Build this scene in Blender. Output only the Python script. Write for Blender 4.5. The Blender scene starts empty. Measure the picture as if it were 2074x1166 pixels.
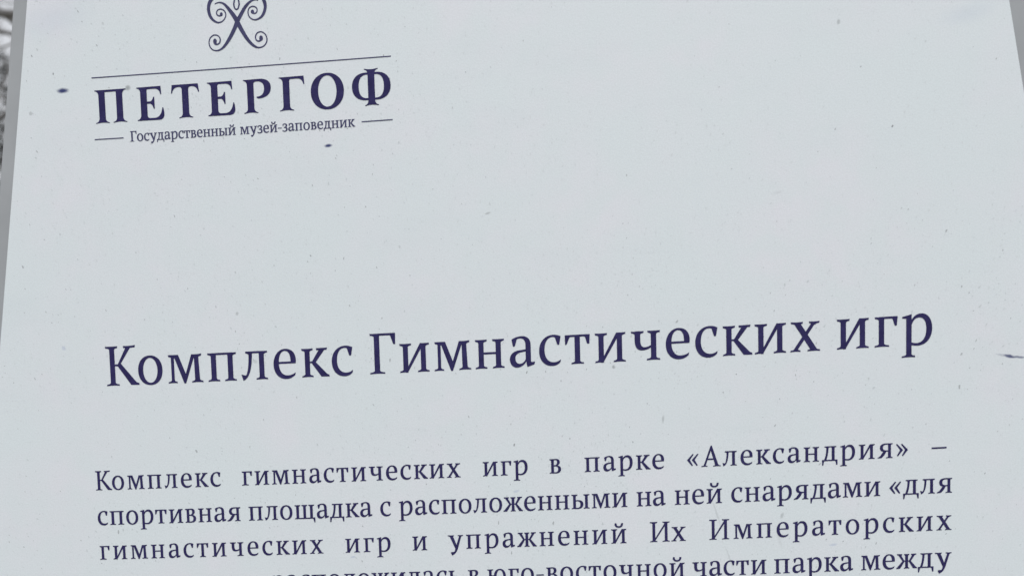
import bpy, bmesh, math, random
from mathutils import Vector, Matrix, noise as mnoise
from mathutils.geometry import delaunay_2d_cdt

S = bpy.context.scene
C = S.collection
PI = math.pi
RAD = math.radians

# ------------------------------------------------------------------ board frame of reference
LEAN = RAD(10)                                   # the board leans back a little
ORG = Vector((0, 0, 1.25))                       # board point (0, 0)
AX_U = Vector((1, 0, 0))
AX_V = Vector((0, math.sin(LEAN), math.cos(LEAN)))
AX_W = Vector((0, -math.cos(LEAN), math.sin(LEAN)))
BOARD = Matrix((
    (AX_U.x, AX_V.x, AX_W.x, ORG.x),
    (AX_U.y, AX_V.y, AX_W.y, ORG.y),
    (AX_U.z, AX_V.z, AX_W.z, ORG.z),
    (0, 0, 0, 1)))

# ------------------------------------------------------------------ camera
cam_data = bpy.data.cameras.new('camera')
cam = bpy.data.objects.new('camera', cam_data)
C.objects.link(cam)
RC = Matrix(((0.9971689, -0.0274090, -0.0700207),
             (0.0229461, 0.9977011, -0.0637646),
             (0.0716075, 0.0619774, 0.9955055)))
m = RC.transposed().to_4x4()
m.translation = Vector((0.0443966, 0.0384260, 0.6172134))
cam.matrix_world = BOARD @ m
cam_data.sensor_fit = 'HORIZONTAL'
cam_data.sensor_width = 36
cam_data.lens = 36 * 1658.93 / 2074
cam_data.shift_y = (1382 - 583) / 2074
cam_data.clip_start = 0.02
cam_data.clip_end = 9000
cam_data.dof.use_dof = True
cam_data.dof.focus_distance = 0.622
cam_data.dof.aperture_fstop = 5.5
S.camera = cam

# ------------------------------------------------------------------ daylight (overcast)
world = bpy.data.worlds.new('World')
S.world = world
world.use_nodes = True
wn = world.node_tree
wn.nodes.clear()
w_out = wn.nodes.new('ShaderNodeOutputWorld')
w_bg = wn.nodes.new('ShaderNodeBackground')
w_sky = wn.nodes.new('ShaderNodeTexSky')
w_sky.sky_type = 'NISHITA'
w_sky.sun_disc = False
w_sky.sun_elevation = RAD(66)
w_sky.sun_rotation = RAD(168)
w_sky.air_density = 1.0
w_sky.dust_density = 1.0
w_sky.ozone_density = 1.0
w_hsv = wn.nodes.new('ShaderNodeHueSaturation')
w_hsv.inputs['Saturation'].default_value = 0.14
w_bg.inputs['Strength'].default_value = 0.15
wn.links.new(w_sky.outputs[0], w_hsv.inputs['Color'])
wn.links.new(w_hsv.outputs[0], w_bg.inputs['Color'])
wn.links.new(w_bg.outputs[0], w_out.inputs[0])

sun_data = bpy.data.lights.new('sun', 'SUN')
sun_data.energy = 1.0
sun_data.angle = RAD(40)
sun_data.color = (1.0, 0.985, 0.965)
sun = bpy.data.objects.new('sun', sun_data)
C.objects.link(sun)
_el, _rot = RAD(66), RAD(168)
sd = Vector((math.sin(_rot) * math.cos(_el), math.cos(_rot) * math.cos(_el), math.sin(_el)))
sun.rotation_euler = sd.to_track_quat('Z', 'Y').to_euler()
sun.location = sd * 20

S.view_settings.view_transform = 'Standard'
S.view_settings.look = 'None'
S.view_settings.exposure = 0.44
S.view_settings.gamma = 1
S.view_settings.use_curve_mapping = False

# ------------------------------------------------------------------ helpers
def tag(o, label=None, cat=None, group=None, kind=None):
    if label: o['label'] = label
    if cat: o['category'] = cat
    if group: o['group'] = group
    if kind: o['kind'] = kind
    return o

def link_mesh(name, verts, faces, mat, parent=None, smooth=False, mats=None, mat_ids=None):
    me = bpy.data.meshes.new(name)
    me.from_pydata([tuple(v) for v in verts], [], faces)
    for mm in (mats or [mat]):
        me.materials.append(mm)
    if mat_ids:
        for p, i in zip(me.polygons, mat_ids):
            p.material_index = i
    if smooth:
        for p in me.polygons:
            p.use_smooth = True
    me.update()
    o = bpy.data.objects.new(name, me)
    C.objects.link(o)
    if parent:
        o.parent = parent
    return o

def empty(name, loc=(0, 0, 0)):
    o = bpy.data.objects.new(name, None)
    C.objects.link(o)
    o.empty_display_size = 0.2
    o.location = loc
    return o

def new_mat(name):
    mt = bpy.data.materials.new(name)
    mt.use_nodes = True
    return mt, mt.node_tree, mt.node_tree.nodes['Principled BSDF']

def mathn(nt, op, a, b=None, c=None, clamp=False):
    n = nt.nodes.new('ShaderNodeMath')
    n.operation = op
    n.use_clamp = clamp
    for i, x in enumerate((a, b, c)):
        if x is None: continue
        if isinstance(x, (int, float)): n.inputs[i].default_value = x
        else: nt.links.new(x, n.inputs[i])
    return n.outputs[0]

def mixc(nt, fac, a, b, blend='MIX'):
    n = nt.nodes.new('ShaderNodeMix')
    n.data_type = 'RGBA'
    n.blend_type = blend
    for s, x in ((n.inputs[0], fac), (n.inputs[6], a), (n.inputs[7], b)):
        if isinstance(x, (int, float)): s.default_value = x
        elif isinstance(x, tuple): s.default_value = (*x, 1)
        else: nt.links.new(x, s)
    return n.outputs[2]

def noise(nt, vec, scale, detail=3, rough=0.55):
    n = nt.nodes.new('ShaderNodeTexNoise')
    n.inputs['Scale'].default_value = scale
    n.inputs['Detail'].default_value = detail
    n.inputs['Roughness'].default_value = rough
    nt.links.new(vec, n.inputs['Vector'])
    return n

def maprange(nt, v, a, b, c, d):
    n = nt.nodes.new('ShaderNodeMapRange')
    nt.links.new(v, n.inputs[0])
    for i, x in enumerate((a, b, c, d)):
        n.inputs[i + 1].default_value = x
    return n.outputs[0]

def obj_coord(nt):
    return nt.nodes.new('ShaderNodeTexCoord').outputs['Object']

# ------------------------------------------------------------------ materials
# soft stains on the white face: (u, v) mm, half length mm, half height mm, tilt deg, strength, colour
INKC = (0.022, 0.032, 0.125)
GREY = (0.25, 0.27, 0.28)
BLUE = (0.38, 0.43, 0.56)
STAINS = [
    (-326.0, 451.3, 4.3, 1.75, -1, 1.0, INKC), (-124.9, 399.4, 2.7, 1.15, 6, 1.0, INKC),
    (-337.3, 262.9, 2.2, 1.7, -40, 0.5, BLUE), (356.0, 222.5, 6.5, 0.9, -11, 0.30, INKC),
    (359.5, 221.7, 3.4, 1.15, -13, 0.85, INKC), (365.5, 220.7, 6.0, 0.8, -3, 0.7, INKC),
    (242.1, 457.5, 1.3, 2.1, -10, 0.55, GREY), (-8.3, 344.2, 2.4, 1.0, 10, 0.5, GREY),
    (-352.2, 436.5, 1.5, 1.6, 0, 0.45, GREY), (-187.5, 246.6, 2.0, 1.6, 0, 0.3, GREY),
    (-118.4, 98.4, 2.4, 0.9, 8, 0.55, BLUE), (7.3, 143.0, 2.6, 1.1, 8, 0.5, BLUE),
    (237.6, 94.7, 3.2, 0.95, 6, 0.5, BLUE), (81.0, 229.7, 1.2, 1.3, 0, 0.7, GREY),
    (116.2, 190.7, 1.0, 3.2, -8, 0.45, GREY), (199.5, 345.0, 4.6, 1.2, 8, 0.18, GREY),
    (-199.9, 282.4, 1.2, 1.6, 0, 0.5, GREY), (-275.4, 450.2, 2.0, 1.9, 30, 0.8, GREY),
    (201.1, 117.3, 1.2, 2.6, -30, 0.45, GREY), (-330.0, 503.0, 34.0, 15.0, 10, 0.16, BLUE),
    (330.0, 456.0, 22.0, 8.0, 10, 0.16, BLUE), (-60.0, 60.0, 14.0, 4.0, 20, 0.08, BLUE),
    (199.0, 100.0, 8.0, 1.4, -75, 0.16, GREY), (154.0, 121.0, 11.0, 0.8, -72, 0.28, GREY),
    (163.0, 88.0, 9.0, 0.9, -70, 0.22, GREY),
]

def make_sheet_mat():
    mt, nt, b = new_mat('weathered_white_film')
    co = obj_coord(nt)
    n1 = noise(nt, co, 38, 3)
    n2 = noise(nt, co, 11, 2)
    col = mixc(nt, maprange(nt, n1.outputs[0], 0.38, 0.62, 0, 1), (0.625, 0.665, 0.693), (0.647, 0.663, 0.703))
    col = mixc(nt, maprange(nt, n2.outputs[0], 0.35, 0.65, 0, 1), col, (0.620, 0.671, 0.695))
    # fine grain of the weathered print
    g = noise(nt, co, 950, 2, 0.7)
    gm = maprange(nt, g.outputs[0], 0.3, 0.7, 0.93, 1.03)
    gn = nt.nodes.new('ShaderNodeCombineColor')
    for i in range(3): nt.links.new(gm, gn.inputs[i])
    col = mixc(nt, 1.0, col, gn.outputs[0], 'MULTIPLY')
    # dirty film in thin downward runs
    mp = nt.nodes.new('ShaderNodeMapping')
    mp.inputs['Scale'].default_value = (150, 22, 1)
    mp.inputs['Rotation'].default_value = (0, 0, RAD(-8))
    nt.links.new(co, mp.inputs['Vector'])
    nr = noise(nt, mp.outputs[0], 1.0, 4, 0.6)
    col = mixc(nt, maprange(nt, nr.outputs[0], 0.56, 0.80, 0, 0.055), col, (0.50, 0.53, 0.54))
    sm = nt.nodes.new('ShaderNodeMapping')
    sm.inputs['Scale'].default_value = (9, 30, 1)
    sm.inputs['Rotation'].default_value = (0, 0, RAD(6))
    nt.links.new(co, sm.inputs['Vector'])
    ns = noise(nt, sm.outputs[0], 1.0, 6, 0.62)
    col = mixc(nt, maprange(nt, ns.outputs[0], 0.54, 0.74, 0, 0.10), col, (0.47, 0.52, 0.56))
    # warp for ragged stain outlines
    wz = noise(nt, co, 320, 3)
    wv = nt.nodes.new('ShaderNodeVectorMath'); wv.operation = 'MULTIPLY_ADD'
    nt.links.new(wz.outputs['Color'], wv.inputs[0])
    wv.inputs[1].default_value = (0.0016, 0.0010, 0)
    nt.links.new(co, wv.inputs[2])
    for (u, v, a, h, rot, st, c) in STAINS:
        mp = nt.nodes.new('ShaderNodeMapping')
        mp.vector_type = 'TEXTURE'
        mp.inputs['Location'].default_value = (u / 1000 + 0.0008, (v + 1.4377e-5 * u * u) / 1000 + 0.0005, 0)
        mp.inputs['Rotation'].default_value = (0, 0, RAD(rot))
        mp.inputs['Scale'].default_value = (a / 1000, h / 1000, 1)
        nt.links.new(wv.outputs[0], mp.inputs['Vector'])
        ln = nt.nodes.new('ShaderNodeVectorMath'); ln.operation = 'LENGTH'
        nt.links.new(mp.outputs[0], ln.inputs[0])
        f = nt.nodes.new('ShaderNodeMapRange')
        f.interpolation_type = 'SMOOTHSTEP'
        nt.links.new(ln.outputs['Value'], f.inputs[0])
        f.inputs[1].default_value = 0.38 if st > 0.8 else (0.35 if st > 0.2 else 0.0)
        f.inputs[2].default_value = 1.45 if st > 0.6 else 1.25
        f.inputs[3].default_value = st
        f.inputs[4].default_value = 0
        col = mixc(nt, f.outputs[0], col, c)
    nt.links.new(col, b.inputs['Base Color'])
    b.inputs['Roughness'].default_value = 0.55
    b.inputs['Specular IOR Level'].default_value = 0.3
    bp = nt.nodes.new('ShaderNodeBump')
    bp.inputs['Strength'].default_value = 0.10
    bp.inputs['Distance'].default_value = 0.0006
    nb = noise(nt, co, 420, 3)
    nt.links.new(nb.outputs[0], bp.inputs['Height'])
    nt.links.new(bp.outputs[0], b.inputs['Normal'])
    return mt

def make_ink(name, c, var=0.35):
    mt, nt, b = new_mat(name)
    co = obj_coord(nt)
    n = noise(nt, co, 160, 4)
    c2 = tuple(x * (1 + var) + 0.003 for x in c)
    nt.links.new(mixc(nt, maprange(nt, n.outputs[0], 0.35, 0.7, 0, 1), c, c2), b.inputs['Base Color'])
    base = mixc(nt, maprange(nt, n.outputs[0], 0.35, 0.7, 0, 1), c, c2)
    w1 = noise(nt, co, 1100, 3, .7)
    w2 = noise(nt, co, 24, 2)
    wear = mathn(nt, 'MULTIPLY', maprange(nt, w1.outputs[0], .62, .76, 0, .34), maprange(nt, w2.outputs[0], .45, .62, .15, 1))
    nt.links.new(mixc(nt, wear, base, (0.40, 0.42, 0.50)), b.inputs['Base Color'])
    b.inputs['Roughness'].default_value = 0.6
    b.inputs['Specular IOR Level'].default_value = 0.06
    return mt

def flat_mat(name, c, rough=0.8, var=0.2, scale=30):
    mt, nt, b = new_mat(name)
    n = noise(nt, obj_coord(nt), scale, 4)
    lo = tuple(x * (1 - var) for x in c)
    hi = tuple(x * (1 + var) for x in c)
    nt.links.new(mixc(nt, maprange(nt, n.outputs[0], 0.3, 0.7, 0, 1), lo, hi), b.inputs['Base Color'])
    b.inputs['Roughness'].default_value = rough
    b.inputs['Specular IOR Level'].default_value = 0.3
    return mt

M_SHEET = make_sheet_mat()
M_INK = make_ink('navy_print', (0.0215, 0.0185, 0.074), 0.35)
M_INK2 = make_ink('faded_navy_print', (0.046, 0.046, 0.105), 0.3)
M_FRAME = flat_mat('grey_backing', (0.300, 0.312, 0.326), 0.6, 0.09, 14)
M_POST = flat_mat('galvanised_post', (0.30, 0.31, 0.32), 0.5, 0.12, 40)
M_SPK = [flat_mat('pale_dirt', (0.52, 0.555, 0.575), 0.9, 0.05), flat_mat('grey_dirt', (0.40, 0.425, 0.44), 0.9, 0.08),
         flat_mat('dark_dirt', (0.30, 0.32, 0.335), 0.9, 0.1), flat_mat('faint_dirt', (0.575, 0.61, 0.63), 0.9, 0.04)]
M_BARK = flat_mat('wet_bark', (0.19, 0.185, 0.185), 0.9, 0.25, 18)
M_NEEDLE = flat_mat('dull_needles', (0.105, 0.115, 0.115), 0.8, 0.3, 6)
M_GRASS = flat_mat('wintry_turf', (0.16, 0.15, 0.11), 0.95, 0.35, 3)

# ------------------------------------------------------------------ lettering: outlines in 1/500 of the x-height
def path(s):
    t = s.replace(',', ' ').split()
    pts, i, cur, cmd = [], 0, (0, 0), 'L'
    def num(k):
        return [float(x) for x in t[i:i + k]]
    while i < len(t):
        if t[i] in 'MLQC':
            cmd = t[i]; i += 1
        if cmd in 'ML':
            a = num(2); i += 2; cur = (a[0], a[1]); pts.append(cur)
        elif cmd == 'Q':
            a = num(4); i += 4
            p0 = cur
            for k in range(1, 9):
                q = k / 8
                pts.append(tuple((1 - q) ** 2 * p0[j] + 2 * q * (1 - q) * a[j] + q * q * a[2 + j] for j in (0, 1)))
            cur = (a[2], a[3])
        else:
            a = num(6); i += 6
            p0 = cur
            for k in range(1, 13):
                q = k / 12
                pts.append(tuple((1 - q) ** 3 * p0[j] + 3 * q * (1 - q) ** 2 * a[j] + 3 * q * q * (1 - q) * a[2 + j]
                                 + q ** 3 * a[4 + j] for j in (0, 1)))
            cur = (a[4], a[5])
    return pts

def rect(x0, y0, x1, y1):
    return [(x0, y0), (x1, y0), (x1, y1), (x0, y1)]

def oval(cx, cy, rx, ry, p=2.15, n=48):
    o = []
    for k in range(n):
        a = 2 * PI * k / n
        c, s = math.cos(a), math.sin(a)
        o.append((cx + rx * math.copysign(abs(c) ** (2 / p), c), cy + ry * math.copysign(abs(s) ** (2 / p), s)))
    return o

def foot(x0, x1, y, l, r, up=1, t=25, h=56, cup=6, xs=0):
    """bracketed serif on a stem x0..x1; up=1 at the bottom, -1 at the top"""
    def Y(d): return y + up * d
    return path(f'M {x0 - l} {Y(0)} Q {(x0 + x1) / 2} {Y(2 * cup)} {x1 + r} {Y(0)} L {x1 + r - 4} {Y(t)} '
                f'Q {x1 + 6} {Y(t + 5)} {x1} {Y(h)} L {x0} {Y(h)} Q {x0 - 6} {Y(t + 5)} {x0 - l + 7} {Y(t)}')

def stem(x0, x1, y0=0, y1=500, b=(60, 60), t=(60, 60)):
    o = [rect(x0, y0 + (12 if b else 0), x1, y1 - (12 if t else 0))]
    if b: o.append(foot(x0, x1, y0, b[0], b[1], 1))
    if t: o.append(foot(x0, x1, y1, t[0], t[1], -1, 30, 60, 2.5))
    return o

def shift(ps, dx, dy=0):
    return [[(x + dx, y + dy) for x, y in p] for p in ps]

def mirror(ps, cx):
    return [[(2 * cx - x, y) for x, y in p] for p in ps]

G = {}          # char -> (pieces, holes, advance)
def g(ch, adv, pieces, holes=()):
    G[ch] = (list(pieces), list(holes), adv)

# о
o_out, o_in = oval(263, 250, 218, 262), oval(263, 249, 129, 222, 2.05)
g('о', 526, [o_out], [o_in])
# п н и
g('п', 600, stem(107, 197, t=(62, 0)) + stem(403, 493, t=(0, 62)) + [rect(107, 466, 493, 500)])
g('н', 603, stem(105, 195) + stem(410, 500) + [rect(190, 246, 415, 280)])
i_low = stem(107, 194, b=(62, 0), t=(62, 60)) + stem(419, 506, b=(60, 60), t=(0, 60)) + \
        [[(150, 0), (183, 0), (428, 418), (428, 500), (410, 500), (186, 92), (150, 92)]]
g('и', 608, i_low)
breve = path('M 166 680 Q 170 712 202 710 Q 236 706 236 678 C 232 636 252 604 312 604 C 368 604 392 630 392 700 L 458 706 C 458 600 402 552 312 552 C 220 552 166 604 166 680')
g('й', 608, i_low + [breve])
# м
g('м', 690, [rect(100, 12, 152, 488), foot(100, 152, 0, 62, 50, 1),
             path('M 48 500 L 230 500 L 356 150 L 352 -8 L 322 -8 L 166 440 L 152 440 L 110 440 Q 100 462 56 468'),
             [(322, -8), (352, -8), (505, 430), (540, 470), (540, 497), (466, 497), (352, 150)],
             [(512, 488), (588, 488), (606, 12), (518, 12)], foot(518, 606, 0, 58, 58, 1),
             path('M 466 500 Q 560 492 645 506 L 640 472 Q 598 468 588 440 L 512 440')])
# л
g('л', 536, stem(343, 430, b=(60, 60), t=(0, 60)) +
  [rect(160, 466, 430, 500),
   path('M 103 500 L 225 500 L 221 440 C 216 330 200 190 158 100 C 135 50 105 12 55 -10 L 22 102 L 92 80 L 113 92 C 146 180 160 300 161 440 Q 150 466 108 470')])
# е с
g('е', 480, [path('M 428 98 Q 425 70 415 48 C 370 8 320 -12 262 -12 C 135 -12 45 92 45 248 C 45 408 140 517 255 517 '
                  'C 372 517 440 440 440 310 Q 440 280 434 258 L 138 258 C 140 140 190 50 285 50 C 340 50 390 66 428 98')],
  [path('M 139 292 C 142 400 180 482 248 482 C 318 482 348 410 347 292')])
g('с', 446, [path('M 411 490 C 370 510 335 521 288 521 C 145 521 45 408 45 248 C 45 92 135 -11 262 -11 C 322 -11 370 12 398 48 '
                  'Q 408 66 408 94 C 372 64 340 51 292 51 C 195 51 136 135 136 262 C 136 398 190 484 270 484 Q 296 484 316 474 '
                  'L 350 362 Q 356 344 370 344 Q 386 344 388 358')])
# а
g('а', 512, [path('M 84 476 C 140 510 205 526 262 526 C 360 526 418 470 418 370 L 418 92 Q 420 76 436 76 L 486 80 Q 486 50 476 34 '
                  'L 354 -6 Q 342 40 338 92 C 300 30 240 -9 178 -9 C 98 -9 48 48 48 138 C 48 220 112 272 200 284 L 328 298 '
                  'L 328 372 C 328 452 290 490 240 490 Q 200 490 176 476 L 142 366 Q 136 354 122 354 Q 108 354 105 364')],
  [path('M 328 264 L 250 252 C 180 240 144 205 144 152 C 144 95 170 54 222 54 C 272 54 310 90 328 132')])
# к ж
def k_arm(x, s=1.0, y0=0, y1=500):
    """arm and leg right of a stem edge at x"""
    H = (y1 - y0)
    def q(ax, ay): return (x + ax * s, ay)
    return [
        [q(-4, 246), q(-4, 270), q(40, 276), q(60, 250), q(36, 244)],
        [q(158, y1 - 30), q(254, y1 - 30), q(102, 262), q(96, 246), q(30, 246), q(44, 282)],
        path('M %g %g L %g %g L %g %g L %g %g' % (*q(112, y1), *q(302, y1 + 4), *q(292, y1 - 32), *q(118, y1 - 34))),
        path('M %g %g L %g %g L %g %g Q %g %g %g %g L %g %g L %g %g' % (
            *q(30, 246), *q(98, 262), *q(278, 58), *q(292, 38), *q(322, 34), *q(328, 0), *q(190, 4))),
    ]
g('к', 534, stem(107, 197) + k_arm(197, 1.07))
g('ж', 706, stem(308, 398, b=(46, 46), t=(44, 44)) + k_arm(398, .93) + mirror(k_arm(398, .93), 353))
# т г
g('т', 502, stem(201, 293, b=(64, 64), t=None) + [rect(32, 467, 466, 500)] +
  [path('M 32 500 L 36 334 Q 52 336 66 350 L 108 450 Q 118 468 150 470 L 150 500'),
   path('M 466 500 L 458 344 Q 452 338 436 338 Q 422 338 416 348 L 386 452 Q 376 468 348 470 L 348 500')])
g('г', 447, stem(112, 200, b=(72, 84), t=(67, 0)) + [rect(112, 466, 422, 500)] +
  [path('M 422 500 L 411 352 Q 408 343 394 343 Q 380 343 374 352 L 344 448 Q 336 466 312 468 L 312 500')])
# ч
g('ч', 592, [path('M 110 500 L 110 360 C 110 230 150 173 240 173 C 310 173 360 196 395 222 L 395 262 C 360 236 325 224 285 224 '
                  'C 225 224 206 262 206 350 L 206 500'), foot(110, 206, 500, 64, 60, -1, 30, 60)] +
  stem(389, 481, b=(76, 64), t=(60, 66)))
# х
g('х', 546, [[(88, 470), (196, 470), (466, 40), (355, 40)],
             [(378, 470), (446, 470), (150, 40), (80, 40)],
             foot(108, 182, 500, 76, 54, -1, 30, 62), foot(396, 446, 500, 58, 68, -1, 30, 56),
             foot(92, 142, 0, 70, 52, 1, 25, 54), foot(372, 448, 0, 62, 74, 1, 25, 60)])
# р
g('р', 578, [rect(107, -190, 195, 490), foot(107, 195, -200, 76, 60, 1),
             path('M 40 455 L 40 478 L 195 516 L 195 430 L 107 446'),
             path('M 190 415 C 235 490 285 520 352 520 C 462 520 533 420 533 268 C 533 100 432 -10 298 -10 C 258 -10 222 -6 190 4')],
  [path('M 195 340 C 225 420 262 455 318 455 C 398 455 438 385 438 262 C 438 125 378 33 284 33 Q 234 33 195 48')])
# я
g('я', 560, stem(372, 462, b=(66, 58), t=(0, 60)) +
  [path('M 400 500 L 300 500 C 165 500 98 452 98 355 C 98 270 150 232 215 225 L 320 225 L 400 232'),
   path('M 330 262 L 308 225 C 262 130 210 60 146 14 L 20 0 L 28 30 C 70 42 92 60 118 92 L 222 240')],
  [path('M 374 464 L 320 464 C 232 464 194 430 194 358 C 194 295 240 262 310 262 L 374 264')])
# в ь ы ю
g('в', 490, stem(105, 195, b=(60, 0), t=(60, 0)) +
  [path('M 150 500 L 270 503 C 362 503 408 460 408 394 C 408 330 370 292 312 276 L 312 270 C 396 262 448 216 448 144 C 448 44 370 -2 262 -2 L 150 0')],
  [path('M 195 466 L 248 466 C 296 466 316 438 316 386 C 316 320 280 284 228 284 L 195 284'),
   path('M 195 248 L 236 248 C 314 248 352 212 352 146 C 352 74 312 34 252 34 Q 220 34 195 42')])
soft = [path('M 150 300 L 262 304 C 385 304 457 256 457 160 C 457 50 375 -3 250 -3 L 150 0')]
soft_h = [path('M 192 268 L 238 268 C 322 268 360 230 360 156 C 360 76 318 34 244 34 L 192 38')]
g('ь', 496, stem(102, 192, b=(57, 0)) + soft, soft_h)
g('ы', 720, stem(102, 192, b=(57, 0)) + soft + stem(526, 616, b=(58, 60), t=(58, 60)), soft_h)
g('ю', 752, stem(108, 196) + [rect(190, 248, 300, 284), oval(497, 250, 212, 262)], [oval(497, 249, 123, 222, 2.05)])
# щ
g('щ', 795, stem(105, 195, b=(60, 0), t=(60, 55)) + stem(356, 446, b=None, t=(60, 55)) + stem(600, 690, b=None, t=(55, 60)) +
  [rect(105, 0, 700, 36), path('M 640 36 L 772 36 L 770 -138 L 744 -138 L 712 -20 Q 704 0 680 0 L 640 0')])
# д
g('д', 558, stem(350, 440, b=None, t=(0, 58)) +
  [rect(180, 466, 440, 500), rect(30, 0, 530, 36),
   path('M 108 500 L 240 500 L 238 440 C 232 290 200 130 158 20 L 84 20 C 140 120 168 280 172 440 Q 164 466 113 472'),
   path('M 26 36 L 110 36 L 104 4 Q 96 0 88 -20 L 58 -148 L 30 -148'),
   path('M 430 36 L 535 36 L 532 -138 L 500 -138 L 474 -20 Q 468 0 440 4')])
# з
g('з', 440, [path('M 66 480 C 110 506 160 522 214 522 C 322 522 382 474 382 398 C 382 336 340 292 282 276 C 356 262 404 218 404 142 '
                  'C 404 46 320 -14 198 -14 C 130 -14 80 6 40 36 L 46 92 C 90 54 140 34 190 34 C 266 34 308 74 308 142 '
                  'C 308 216 256 246 150 248 L 150 284 C 240 286 288 320 288 388 C 288 450 252 482 190 482 Q 150 482 128 468 L 96 366 L 74 366')])
# у
g('у', 578, [[(88, 474), (206, 474), (332, 138), (318, 20), (286, 20)],
             path('M 442 474 L 514 474 L 376 26 C 340 -80 270 -190 160 -216 L 120 -128 L 136 -106 L 232 -100 C 262 -86 276 -40 286 20 L 318 110'),
             foot(96, 190, 500, 74, 56, -1, 30, 58), foot(446, 512, 500, 62, 62, -1, 30, 54)])
# capitals
g('К', 586, stem(122, 214, 0, 700, b=(76, 72), t=(78, 62)) +
  [[(208, 350), (208, 376), (262, 382), (296, 352), (262, 346)],
   [(430, 668), (516, 668), (322, 384), (308, 352), (262, 346), (272, 380)],
   path('M 384 700 Q 490 694 612 708 L 604 672 Q 560 668 516 664 L 440 664 L 392 664'),
   path('M 262 354 L 326 394 L 596 62 Q 616 40 656 34 L 662 0 L 506 6')])
g('Г', 510, stem(119, 212, 0, 700, b=(84, 88), t=(74, 0)) + [rect(119, 664, 494, 700)] +
  [path('M 494 700 L 490 512 Q 484 506 472 506 Q 460 506 454 514 L 414 640 Q 406 664 380 666 L 380 700')])
g('И', 780, stem(135, 227, 0, 700, b=(90, 70), t=(90, 76)) + stem(566, 658, 0, 700, b=(82, 76), t=(76, 76)) +
  [[(180, 30), (222, 40), (570, 560), (612, 660), (575, 664), (222, 112)]])
g('А', 690, [[(98, 30), (160, 30), (381, 640), (372, 718), (350, 718)],
             [(350, 718), (384, 718), (612, 30), (506, 30), (340, 600)],
             foot(100, 158, 0, 84, 70, 1, 24, 50), foot(510, 608, 0, 84, 80, 1, 24, 56),
             rect(190, 232, 480, 276)])
chev = [path('M 35 252 L 232 462 L 262 446 L 128 254 L 232 66 L 202 46')]
g('«', 470, chev + shift(chev, 166))
g('»', 470, mirror(chev + shift(chev, 166), 235))
g('–', 600, [rect(55, 236, 545, 282)])
g('-', 340, [rect(40, 226, 300, 264)])
g(' ', 250, [])

for _c, _f in (('о', 1.045), ('м', 1.045), ('п', 1.045), ('л', 1.045), ('е', 1.04), ('с', 1.04), ('и', 1.02), ('й', 1.02),
               ('Г', 1.03), ('щ', 1.035), ('д', 1.02)):
    _p, _h, _a = G[_c]
    G[_c] = ([[(x * _f, y) for x, y in q] for q in _p], [[(x * _f, y) for x, y in q] for q in _h], _a * _f)

# the wide capitals of the name on the emblem (cap height 700)
def wstem(x0, x1, y1=700, b=(82, 82), t=(82, 82)):
    o = [rect(x0, 22, x1, y1 - 22)]
    def f(y, up, l, r):
        Y = lambda d: y + up * d
        return path(f'M {x0 - l} {Y(0)} Q {(x0 + x1) / 2} {Y(36)} {x1 + r} {Y(0)} L {x1 + r + 2} {Y(10)} Q {x1 + 6} {Y(24)} {x1} {Y(104)} '
                    f'L {x0} {Y(104)} Q {x0 - 6} {Y(24)} {x0 - l - 2} {Y(10)}')
    if b: o.append(f(0, 1, *b))
    if t: o.append(f(y1, -1, *t))
    return o
W = {}
top_l = lambda x0: path(f'M {x0 - 82} 700 L {x0 + 60} 700 L {x0 + 60} 596 L {x0} 596 Q {x0 - 6} 676 {x0 - 84} 690')
W['П'] = (wstem(94, 232, t=None) + wstem(496, 634, t=None) + [top_l(94), rect(94, 661, 634, 700),
          [(728 - x, y) for x, y in top_l(94)]], [])
W['Е'] = (wstem(84, 224, b=None, t=None) + [top_l(84), rect(84, 4, 224, 40), [(x, 704 - y) for x, y in top_l(84)], path(
    'M 130 700 L 546 704 L 556 536 L 540 536 C 526 620 480 660 400 660 L 262 660 Q 224 660 224 620 L 150 620'),
    path('M 224 392 L 300 392 Q 352 404 372 482 L 392 482 L 392 240 L 376 240 Q 350 338 300 352 L 224 352'),
    path('M 120 3 L 500 0 C 580 10 612 60 604 140 Q 600 196 586 250 L 572 250 C 552 120 490 44 400 40 L 290 40 Q 224 44 224 110 L 150 110')], [])
W['Т'] = (wstem(222, 362, t=None) + [path(
    'M 0 702 L 584 702 L 606 534 L 590 534 C 570 622 520 660 430 660 Q 362 660 362 590 L 222 590 Q 222 660 154 660 C 66 660 14 622 -6 534 L -22 534')], [])
W['Р'] = (wstem(88, 228, t=None) + [top_l(88), path(
    'M 130 700 L 360 704 C 520 704 612 640 612 520 C 612 380 500 302 330 302 L 292 322 L 298 336 C 410 336 468 400 468 510 C 468 612 410 660 310 660 '
    'Q 228 664 228 610 L 150 610')], [])
W['Г'] = (wstem(86, 226, t=None, b=(82, 84)) + [top_l(86), path(
    'M 130 700 L 548 704 L 560 534 L 544 534 C 526 622 478 660 400 660 L 270 660 Q 226 660 226 610 L 150 610')], [])
W['О'] = ([oval(362, 350, 362, 376, 2.1, 64)], [oval(362, 352, 206, 328, 2.05, 64)])
W['Ф'] = (wstem(350, 492, 762, b=(72, 76), t=(72, 76)) +
          [path('M 420 682 L 300 682 C 110 682 0 570 0 400 C 0 230 110 118 300 118 L 540 118 C 730 118 840 230 840 400 C 840 570 730 682 540 682')],
          [path('M 350 646 L 320 646 C 200 646 140 560 140 400 C 140 240 200 154 320 154 L 350 154'),
           path('M 492 646 L 520 646 C 640 646 700 560 700 400 C 700 240 640 154 520 154 L 492 154')])

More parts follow.
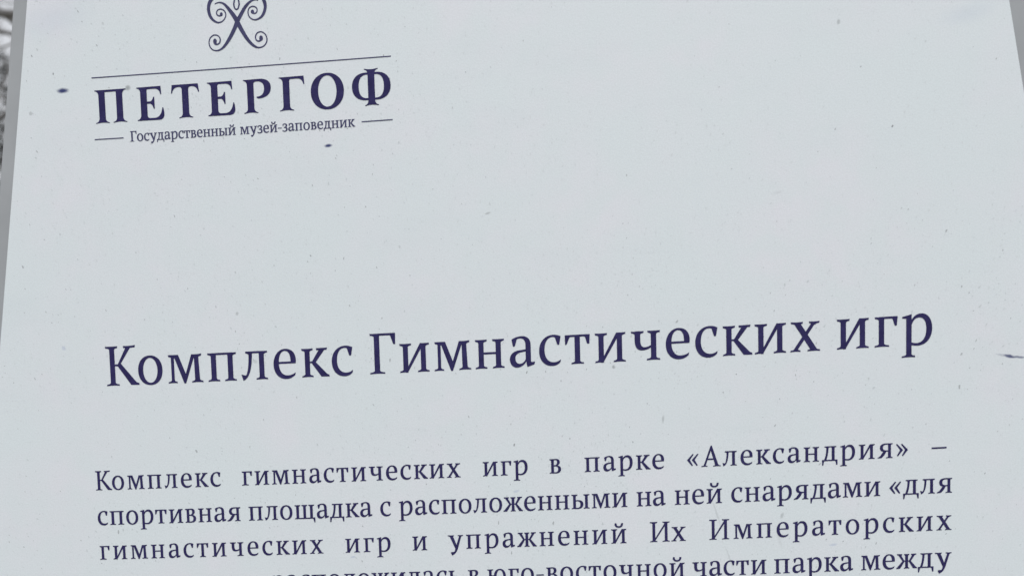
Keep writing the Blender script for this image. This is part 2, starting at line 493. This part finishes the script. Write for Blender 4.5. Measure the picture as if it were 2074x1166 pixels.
def inside(pt, poly):
    x, y = pt
    r = False
    j = len(poly) - 1
    for i in range(len(poly)):
        xi, yi = poly[i]; xj, yj = poly[j]
        if (yi > y) != (yj > y) and x < (xj - xi) * (y - yi) / (yj - yi) + xi:
            r = not r
        j = i
    return r

def offset(poly, e):
    q = []
    for a in poly:
        if not q or math.hypot(a[0] - q[-1][0], a[1] - q[-1][1]) > 0.3: q.append(a)
    if math.hypot(q[0][0] - q[-1][0], q[0][1] - q[-1][1]) < 0.3: q.pop()
    n = len(q)
    A = sum(q[i - 1][0] * q[i][1] - q[i][0] * q[i - 1][1] for i in range(n))
    sg = e if A > 0 else -e
    o = []
    for i in range(n):
        a, b, c = q[i - 1], q[i], q[(i + 1) % n]
        d1 = Vector((b[0] - a[0], b[1] - a[1])).normalized()
        d2 = Vector((c[0] - b[0], c[1] - b[1])).normalized()
        n1, n2 = Vector((d1.y, -d1.x)), Vector((d2.y, -d2.x))
        nn = (n1 + n2)
        nn = nn.normalized() if nn.length > .2 else n1
        k = min(1 / max(nn.dot(n1), .5), 1.6)
        o.append((b[0] + nn.x * sg * k, b[1] + nn.y * sg * k))
    return o

def fill(pieces, holes):
    """union of the pieces minus the holes, triangulated: no overlapping faces"""
    vs, es = [], []
    for p in list(pieces) + list(holes):
        q = []
        for a in p:
            if not q or (abs(a[0] - q[-1][0]) + abs(a[1] - q[-1][1])) > 1e-4: q.append(a)
        if abs(q[0][0] - q[-1][0]) + abs(q[0][1] - q[-1][1]) < 1e-4: q.pop()
        b = len(vs)
        vs += [Vector(a) for a in q]
        es += [(b + i, b + (i + 1) % len(q)) for i in range(len(q))]
    ov, oe, of, *_ = delaunay_2d_cdt(vs, es, [], 0, 1e-5)
    keep = []
    for f in of:
        c = sum((ov[i] for i in f), Vector((0, 0))) / len(f)
        if any(inside(c, h) for h in holes): continue
        if any(inside(c, p) for p in pieces): keep.append(list(f))
    used = sorted({i for f in keep for i in f})
    mp = {o: n for n, o in enumerate(used)}
    return [tuple(ov[i]) for i in used], [[mp[i] for i in f] for f in keep]

CACHE = {}
def glyph(ch, table='G', fat=0):
    k = (ch, table, fat)
    if k not in CACHE:
        src = G[ch] if table == 'G' else W[ch]
        CACHE[k] = fill([offset(p, fat) for p in src[0]], [offset(h, -fat) for h in src[1]]) if fat else fill(src[0], src[1])
    return CACHE[k]

INK_Z = 0.00018
SAG = 1.4377e-5          # the printed film sags a little towards the middle of each line (per mm)
def board_pt(u, v, z=INK_Z):
    return (u / 1000, (v + SAG * u * u) / 1000, z)

def flat_obj(name, polys, mat, parent, z=INK_Z):
    """polys: list of (verts in mm, faces)"""
    V, F = [], []
    for vs, fs in polys:
        b = len(V)
        V += [board_pt(x, y, z) for x, y in vs]
        for f in fs:
            a = [vs[i] for i in f]
            area = sum(a[i - 1][0] * a[i][1] - a[i][0] * a[i - 1][1] for i in range(len(a)))
            F.append([b + i for i in (f if area > 0 else f[::-1])])
    return link_mesh(name, V, F, mat, parent)

# ------------------------------------------------------------------ the information board
board = empty('information_board')
board.matrix_world = BOARD
tag(board, 'white tapered information board with navy Russian lettering and a grey backing edge', 'information board')

def left_u(v):                       # mm: the board widens downwards
    return -(349.6 + 0.1544 * (519.7 - v))

def right_u(v):
    return 357.2 + 0.170 * (464 - v)

def slab(name, v0, v1, grow, z0, z1, mat, parent, bev=0.0012, seg=2):
    bm = bmesh.new()
    pts = [(left_u(v0) - grow, v0 - grow), (right_u(v0) + grow, v0 - grow), (right_u(v1) + grow, v1 + grow), (left_u(v1) - grow, v1 + grow)]
    lo = [bm.verts.new((x / 1000, y / 1000, z0)) for x, y in pts]
    hi = [bm.verts.new((x / 1000, y / 1000, z1)) for x, y in pts]
    bm.faces.new(hi)
    bm.faces.new(lo[::-1])
    for i in range(4):
        bm.faces.new((lo[i], lo[(i + 1) % 4], hi[(i + 1) % 4], hi[i]))
    bmesh.ops.bevel(bm, geom=bm.edges[:], offset=bev, segments=seg, affect='EDGES', profile=0.6)
    me = bpy.data.meshes.new(name)
    bm.to_mesh(me); bm.free()
    me.materials.append(mat)
    o = bpy.data.objects.new(name, me)
    C.objects.link(o)
    o.parent = parent
    return o

sheet = slab('front_sheet', -330, 640, 0, -0.0016, 0.0, M_SHEET, board, 0.0004)
backing = slab('backing_panel', -330, 640, 11.0, -0.024, -0.0018, M_FRAME, board, 0.0015)
for sx in (-1, 1):
    bm = bmesh.new()
    r = bmesh.ops.create_cube(bm, size=1)
    for v in bm.verts:
        v.co = Vector((sx * 0.30 + v.co.x * 0.06, -0.39 + v.co.y * 1.80, -0.056 + v.co.z * 0.06))
    bmesh.ops.bevel(bm, geom=bm.edges[:], offset=0.006, segments=2, affect='EDGES')
    me = bpy.data.meshes.new('post'); bm.to_mesh(me); bm.free(); me.materials.append(M_POST)
    po = bpy.data.objects.new('post', me); C.objects.link(po); po.parent = board

def ink_bounds(ch):
    vs = glyph(ch)[0]
    return min(v[0] for v in vs), max(v[0] for v in vs)

TRACK = []
def word(text, u0, u1, v, k, name, mat, fat=0):
    """set the word between u0 and u1 (mm); the letter-spacing takes up the difference"""
    x, pos = 0, []
    for ch in text:
        pos.append(x); x += G[ch][2]
    lo = ink_bounds(text[0])[0]
    hi = pos[-1] + ink_bounds(text[-1])[1]
    n = len(text) - 1
    tr = 0
    kx = k
    if n:
        tr = ((u1 - u0) / k - (hi - lo)) / n
        TRACK.append((text, round(tr, 1)))
    else:
        kx = k
    polys = []
    for i, ch in enumerate(text):
        vs, fs = glyph(ch, 'G', fat)
        dx = u0 - lo * kx + (pos[i] + i * tr) * kx
        polys.append(([(dx + a * kx, v + b * k) for a, b in vs], fs))
    return flat_obj(name, polys, mat, sheet)

KH, KP, KS, KW = 0.0419, 0.0208, 0.01045, 0.0339
for t, a, b in (("Комплекс", -304.5, -112.8), ("Гимнастических", -99.9, 228.6), ("игр", 240.4, 306.5)):
    word(t, a, b, 233.25, KH, 'heading_word', M_INK, 1)
PARA = [
    (154.92, [("Комплекс", -318.0, -218.84), ("гимнастических", -202.04, -34.24), ("игр", -17.34, 16.0), ("в", 32.38, 41.52),
              ("парке", 58.24, 116.43), ("«Александрия»", 133.14, 290.0), ("–", 306.59, 317.17)]),
    (128.29, [("спортивная", -317.9, -204.49), ("площадка", -198.02, -102.4), ("с", -96.02, -87.89), ("расположенными", -81.87, 89.09),
              ("на", 96.01, 117.0), ("ней", 123.86, 157.97), ("снарядами", 164.76, 270.65), ("«для", 277.1, 320.79)]),
    (101.82, [("гимнастических", -317.86, -141.08), ("игр", -123.9, -89.24), ("и", -72.36, -61.6), ("упражнений", -45.37, 87.9),
              ("Их", 105.33, 131.39), ("Императорских", 148.55, 320.54)]),
    (75.41, [("расположилась", -183.24, -37.01), ("в", -30.85, -22.74), ("юго-восточной", -16.21, 130.2), ("части", 135.96, 189.49),
             ("парка", 195.18, 251.44), ("между", 257.19, 320.64)]),
]
for v, ws in PARA:
    for t, a, b in ws:
        word(t, a, b, v, KP, 'paragraph_word', M_INK, 4)
for t, a, b in (("Государственный", -275.49, -194.41), ("музей-заповедник", -190.89, -104.24)):
    word(t, a, b, 411.51, KS, 'caption_word', M_INK2, 9)
for ch, u in (('П', -301.35), ('Е', -268.93), ('Т', -241.41), ('Е', -214.59), ('Р', -187.16), ('Г', -160.14), ('О', -136.4), ('Ф', -105.55)):
    vs, fs = glyph(ch, 'W', 4)
    x0 = min(v[0] for v in vs) if ch not in 'Т' else 0
    flat_obj('logo_letter', [([(u + (a - x0) * KW, (425.5 if ch == 'Ф' else 425.9) + b * KW) for a, b in vs], fs)], M_INK, sheet)
for a, b, v, h in ((-303.0, -75.87, 458.9, 0.72), (-303.2, -280.7, 414.5, 0.72), (-99.3, -76.2, 414.5, 0.72)):
    n = 24
    top = [(a + (b - a) * i / n, v + h / 2) for i in range(n + 1)]
    bot = [(a + (b - a) * i / n, v - h / 2) for i in range(n + 1)]
    flat_obj('divider_line', [(bot + top, [[i, i + 1, n + 2 + i, n + 1 + i] for i in range(n)])], M_INK2, sheet)

# emblem: tapered scrolls (centre line u, v and width, in mm)
SCROLLS = [
 [(-199.6, 513.2, .5), (-203.36, 511.29, 1.49), (-207.83, 508.29, 2.6), (-209.99, 504.78, 2.5), (-210.54, 501.15, 2.31), (-209.78, 497.1, 2.2), (-207.51, 493.6, 1.68), (-204.01, 491.58, 1.12), (-200.75, 492.11, .92), (-198.48, 494.29, .85), (-197.73, 496.9, .85), (-198.75, 499.47, .85), (-201.38, 500.83, .82), (-203.75, 500.17, .82), (-204.67, 498.4, .85), (-203.93, 496.68, .92), (-202.34, 496.16, 1.04), (-201.23, 496.82, 1.49), (-200.9, 497.63, 2.0)],
 [(-205.68, 504.74, .7), (-203.66, 505.39, .78), (-201.51, 505.43, 1.0), (-199.04, 504.49, 1.45), (-196.64, 502.15, 2.0), (-193.95, 498.63, 2.6), (-191.27, 494.77, 3.05), (-189.46, 491.47, 3.2), (-187.34, 487.15, 3.05), (-184.71, 482.3, 2.7), (-182.05, 478.1, 2.36), (-178.99, 474.55, 2.0), (-176.22, 472.52, 1.45), (-173.39, 471.82, 1.0), (-170.13, 472.76, .9), (-168.05, 475.11, .88), (-167.57, 477.75, .88), (-168.67, 480.83, .86), (-171.44, 482.76, .83), (-174.32, 482.39, .85), (-175.92, 480.34, .88), (-175.96, 478.01, .9), (-174.6, 476.51, 1.0), (-173.17, 476.48, 1.27), (-172.04, 477.56, 2.23)],
 [(-172.89, 504.9, .7), (-175.0, 505.45, .85), (-177.52, 505.08, 1.25), (-180.09, 503.6, 1.8), (-183.1, 500.67, 2.36), (-185.8, 496.71, 2.6), (-188.12, 493.21, 2.9), (-189.49, 490.98, 3.05), (-191.29, 487.1, 2.9), (-194.05, 482.29, 2.7), (-197.15, 477.82, 2.36), (-200.21, 474.35, 1.8), (-203.19, 472.38, 1.28), (-206.1, 471.91, .92), (-208.94, 472.78, .83), (-210.81, 475.09, .83), (-211.37, 478.14, .83), (-210.32, 481.09, .83), (-208.07, 482.77, .83), (-205.54, 482.83, .83), (-203.62, 481.62, .83), (-202.76, 479.39, 1.0), (-203.48, 477.26, 1.0), (-205.15, 476.31, 1.08), (-206.75, 476.82, 1.49), (-207.04, 478.18, 1.86)],
 [(-176.0, 511.9, .5), (-172.32, 509.33, 1.49), (-169.1, 505.78, 2.6), (-167.86, 501.71, 2.42), (-168.0, 498.73, 2.2), (-169.42, 495.19, 2.1), (-172.05, 492.55, 1.5), (-175.85, 491.49, 1.0), (-179.18, 492.9, .87), (-180.76, 495.68, .85), (-180.62, 498.66, .85), (-179.17, 500.55, .85), (-176.65, 500.96, .85), (-174.55, 499.88, .85), (-173.99, 498.18, .85), (-174.72, 496.4, .9), (-176.35, 496.02, 1.0), (-177.56, 496.77, 1.68)],
 [(-189.0, 510.24, .7), (-190.27, 507.67, 1.05), (-191.24, 504.09, 1.12), (-191.1, 501.75, 1.05), (-190.45, 500.3, 1.0), (-189.5, 499.72, 1.0), (-188.5, 500.15, 1.0), (-187.78, 501.51, 1.05), (-187.31, 503.8, 1.12), (-187.95, 507.5, 1.05), (-189.0, 510.24, .7)],
]
def scroll_polys(pts, n=7):
    P = [pts[0]] + pts + [pts[-1]]
    c = []
    for i in range(1, len(P) - 2):
        for k in range(n):
            t = k / n
            a, b, d, e = P[i - 1], P[i], P[i + 1], P[i + 2]
            c.append(tuple(0.5 * (2 * b[j] + (d[j] - a[j]) * t + (2 * a[j] - 5 * b[j] + 4 * d[j] - e[j]) * t * t +
                                  (3 * b[j] - a[j] - 3 * d[j] + e[j]) * t ** 3) for j in range(3)))
    c.append(pts[-1])
    L, R = [], []
    for i, (x, y, w) in enumerate(c):
        a, b = c[max(i - 1, 0)], c[min(i + 1, len(c) - 1)]
        dx, dy = b[0] - a[0], b[1] - a[1]
        l = math.hypot(dx, dy) or 1
        L.append((x - dy / l * w / 2, y + dx / l * w / 2))
        R.append((x + dy / l * w / 2, y - dx / l * w / 2))
    quads = []
    for i in range(len(c) - 1):
        quads.append([L[i], R[i], R[i + 1], L[i + 1]])
    return quads
pieces = []
for s_ in SCROLLS:
    pieces += scroll_polys(s_)
for (u, v), a, b in (((-201.1, 497.21), 1.12, 1.35), ((-171.94, 478.32), 1.4, 1.9), ((-206.84, 478.5), 1.4, 1.95), ((-177.54, 497.27), 1.25, 1.45)):
    pieces.append(oval(u, v, a, b, 2, 20))
ev, ef = fill([[(x * 10, y * 10) for x, y in p] for p in pieces], [])
flat_obj('emblem', [([(x / 10, y / 10) for x, y in ev], ef)], M_INK2, sheet)

# dirt specks: little streaks that fan out from the middle of the board
rnd = random.Random(11)
V, F, MI = [], [], []
def speck(u, v, a, b, ang, mi, z=0.00009):
    n = 8
    base = len(V)
    c, s = math.cos(ang), math.sin(ang)
    for k in range(n):
        t = 2 * PI * k / n
        j = 1 + rnd.uniform(-.25, .25)
        x, y = a * math.cos(t) * j, b * math.sin(t) * j
        V.append(((u + x * c - y * s) / 1000, (v + x * s + y * c) / 1000, z))
    F.append(list(range(base, base + n)))
    MI.append(mi)
grid = {}
def put(u, v, a, b, ang, mi):
    key = (int(u // 6), int(v // 6))
    for i in (-1, 0, 1):
        for j in (-1, 0, 1):
            for (x, y, r) in grid.get((key[0] + i, key[1] + j), ()):
                if math.hypot(x - u, y - v) < r + a * 1.4: return
    grid.setdefault(key, []).append((u, v, a * 1.4))
    speck(u, v, a, b, ang, mi)
for k in range(8000):
    v = rnd.uniform(-320, 630)
    u = rnd.uniform(left_u(v) + 4, right_u(v) - 4)
    if v > 330 and u > -60 and rnd.random() < 0.72: continue       # cleaner towards the top right
    if v > 330 and rnd.random() < 0.25: continue
    lean = RAD(100 - 42 * (u + 100) / 400) + rnd.gauss(0, .28)
    q = rnd.random()
    if mnoise.noise((u * .012, v * .012, 3.1)) + .45 * mnoise.noise((u * .05, v * .05, 7)) < rnd.uniform(-.55, .35): continue
    a = rnd.uniform(0.32, 0.75) if q < .9 else rnd.uniform(0.75, 1.3)
    b = a * rnd.uniform(.24, .55)
    put(u, v, a, b, lean, 0 if rnd.random() < .66 else (1 if rnd.random() < .94 else 2))
for k in range(14000):                                         # the finest pale flecks
    v = rnd.uniform(-320, 630)
    u = rnd.uniform(left_u(v) + 4, right_u(v) - 4)
    if v > 330 and u > 60 and rnd.random() < .5: continue
    if mnoise.noise((u * .015, v * .015, 9.1)) < rnd.uniform(-.5, .4): continue
    a = rnd.uniform(.3, .95)
    put(u, v, a, a * rnd.uniform(.22, .45), RAD(100 - 42 * (u + 100) / 400) + rnd.gauss(0, .3), 3)
for (u, v, a, b, mi) in ((34.2, 118.6, 1.5, .9, 1), (-6.7, 120.2, 1.3, .7, 1), (325.5, 202.4, 1.5, .9, 1), (-1.4, 110.1, 1.6, .8, 2),
                         (-302, 122.5, 1.7, .9, 1), (-84.6, 242.9, 1.2, .9, 1), (326.7, 271.8, .8, .7, 1), (-332.6, 463.8, .8, .7, 2),
                         (-343.9, 497.1, 2.0, .6, 1), (-339, 500, .8, .5, 0)):
    put(u, v + SAG * u * u, a, b * .7, RAD(85), mi)
specks = link_mesh('dirt_speck', V, F, None, sheet, mats=M_SPK, mat_ids=MI)
tag(specks, kind='stuff')
# flaked print: bare spots showing the white film through two letters
for (u, v, a, b, ang) in ((0.6, 252.0, 1.4, .38, 64), (-273.7, 443.5, .9, .35, 95)):
    V, F, MI = [], [], []
    speck(u, v, a, b, RAD(ang), 0, INK_Z + 0.00008)
    link_mesh('flaked_spot', V, F, M_SHEET, sheet)

# ------------------------------------------------------------------ surroundings
def sheet_ground():
    n = 60
    vs, fs = [], []
    for i in range(n + 1):
        for j in range(n + 1):
            p, q = 2 * i / n - 1, 2 * j / n - 1
            x = 14 * p + 3986 * p * abs(p) ** 4; y = 14 * q + 3986 * q * abs(q) ** 4
            d = math.hypot(x, y)
            vs.append((x, y, 0 if d < 6 else 0.25 * math.sin(x * .11) * math.sin(y * .09) * min(1, (d - 6) / 20) * max(0, 1 - d / 120)))
    for i in range(n):
        for j in range(n):
            a = i * (n + 1) + j
            fs.append([a, a + n + 1, a + n + 2, a + 1])
    o = link_mesh('ground', vs, fs, M_GRASS, None, True)
    tag(o, kind='structure')
sheet_ground()

def tube(V, F, pts, rad, n=6):
    base = len(V)
    up = Vector((0.31, 0.17, 0.93))
    for i, p in enumerate(pts):
        d = (pts[min(i + 1, len(pts) - 1)] - pts[max(i - 1, 0)]).normalized()
        a = d.cross(up)
        if a.length < .05: a = d.cross(Vector((1, 0, 0)))
        a.normalize(); b = d.cross(a)
        for k in range(n):
            t = 2 * PI * k / n
            V.append(p + (a * math.cos(t) + b * math.sin(t)) * rad[i])
    for i in range(len(pts) - 1):
        for k in range(n):
            F.append([base + i * n + k, base + i * n + (k + 1) % n, base + (i + 1) * n + (k + 1) % n, base + (i + 1) * n + k])
    F.append([base + (len(pts) - 1) * n + k for k in range(n)])

def grow(V, F, rn, p, d, length, r, depth, maxd, wob=1.0):
    n = 6 if depth < 2 else 4
    pts, rad = [p.copy()], [r]
    dd = d.normalized()
    for i in range(1, n + 1):
        dd = (dd + wob * Vector((rn.gauss(0, .13), rn.gauss(0, .13), rn.gauss(0.03, .10)))).normalized()
        pts.append(pts[-1] + dd * length / n)
        rad.append(r * (1 - .72 * i / n))
    tube(V, F, pts, rad, 7 if depth < 2 else 4)
    if depth >= maxd: return
    kids = {0: 9, 1: 7, 2: 6, 3: 4}.get(depth, 3)
    for k in range(kids):
        t = rn.uniform(.25, 1.0)
        i = min(int(t * n), n - 1)
        q = pts[i].lerp(pts[i + 1], t * n - i)
        ax = Vector((rn.gauss(0, 1), rn.gauss(0, 1), rn.gauss(0, .6)))
        side = (ax - dd * ax.dot(dd)).normalized()
        nd = (dd * rn.uniform(.35, .8) + side * rn.uniform(.5, .95) + Vector((0, 0, .12)))
        grow(V, F, rn, q, nd, length * rn.uniform(.42, .66), max(rad[i] * rn.uniform(.38, .62), .004), depth + 1, maxd)

def bare_tree(x, y, h, r, seed, label, extra=()):
    rn = random.Random(seed)
    root = empty('bare_tree', (x, y, -0.05))
    tag(root, label, 'tree', 'bare trees behind the board')
    V, F = [], []
    pts, rad = [], []
    px = Vector((0, 0, 0))
    n = 9
    for i in range(n + 1):
        pts.append(px.copy()); rad.append(r * (1.25 if i == 0 else 1 - .8 * i / n))
        px = px + Vector((rn.gauss(0, .09), rn.gauss(0, .09), h * .85 / n))
    tube(V, F, pts, rad, 10)
    link_mesh('trunk', V, F, M_BARK, root, True)
    V, F = [], []
    for k in range(15):
        t = rn.uniform(.3, .98)
        i = min(int(t * n), n - 1)
        q = pts[i].lerp(pts[i + 1], t * n - i)
        a = rn.uniform(0, 2 * PI)
        d = Vector((math.cos(a), math.sin(a), rn.uniform(.15, .8)))
        grow(V, F, rn, q, d, h * rn.uniform(.28, .42) * (1.15 - .5 * t), rad[i] * rn.uniform(.4, .6), 1, 4)
    for (p0, p1, r0) in extra:
        a, b = Vector(p0) - root.location, Vector(p1) - root.location
        grow(V, F, rn, a, b - a, (b - a).length, r0, 1, 4, .15)
    link_mesh('crown', V, F, M_BARK, root, True)
    return root

def spruce(x, y, h, w, seed, label):
    rn = random.Random(seed)
    root = empty('spruce_tree', (x, y, -0.05))
    tag(root, label, 'tree', 'dark spruces behind the board')
    V, F = [], []
    tube(V, F, [Vector((0, 0, 0)), Vector((.03, 0, h * .5)), Vector((0, 0, h * .97))], [w * .09, w * .05, .01], 8)
    link_mesh('trunk', V, F, M_BARK, root, True)
    V, F = [], []
    z = .5
    while z < h:
        R = w * (1 - z / h) ** .5 + .1
        for k in range(int(8 + R * 5)):
            a = rn.uniform(0, 2 * PI)
            ln = R * rn.uniform(.7, 1.08)
            dr = rn.uniform(.1, .35)
            cu, su = math.cos(a), math.sin(a)
            m = max(3, int(ln * 7))
            for i in range(1, m + 1):
                t = i / m
                c = Vector((cu * ln * t, su * ln * t, z - dr * ln * t + rn.uniform(-.06, .06)))
                for q in range(5):
                    s = rn.uniform(.10, .24)
                    d = Vector((cu * .5 + rn.gauss(0, .6), su * .5 + rn.gauss(0, .6), rn.gauss(-.15, .35))).normalized() * s
                    e = Vector((rn.gauss(0, 1), rn.gauss(0, 1), rn.gauss(0, 1))).normalized() * s * .12
                    b = len(V)
                    V += [c - e, c + e, c + d]
                    F.append([b, b + 1, b + 2])
        z += rn.uniform(.22, .34)
    link_mesh('crown', V, F, M_NEEDLE, root)
    return root

def ray(px, py, dist):
    """a point seen past the board's left edge, at that distance"""
    d = cam.matrix_world.to_3x3() @ Vector(((px - 1037) / 1658.93, (1382 - py) / 1658.93, -1))
    return cam.matrix_world.translation + d * (dist / d.length)

bare_tree(-7.2, 6.6, 9.5, .20, 5, 'bare tree with spreading forked boughs just past the left edge of the board',
          [((-6.95, 6.65, 5.50), (-3.2, 7.35, 5.27), .056), ((-6.95, 6.6, 7.45), (-3.2, 7.4, 4.1), .044)])
bare_tree(-9.5, 12.5, 11.0, .22, 8, 'taller bare tree standing farther back with fine upright twigs')
for i, (x, y, h, w) in enumerate(((-10.3, 16.6, 9.7, 2.9), (-11.4, 19.6, 10.2, 3.0))):
    spruce(x, y, h, w, 31 + i, ['dark spruce tree right beside the left edge of the board, below the bare boughs',
                                'taller dark spruce tree farther back, mostly hidden behind the left edge of the board'][i])
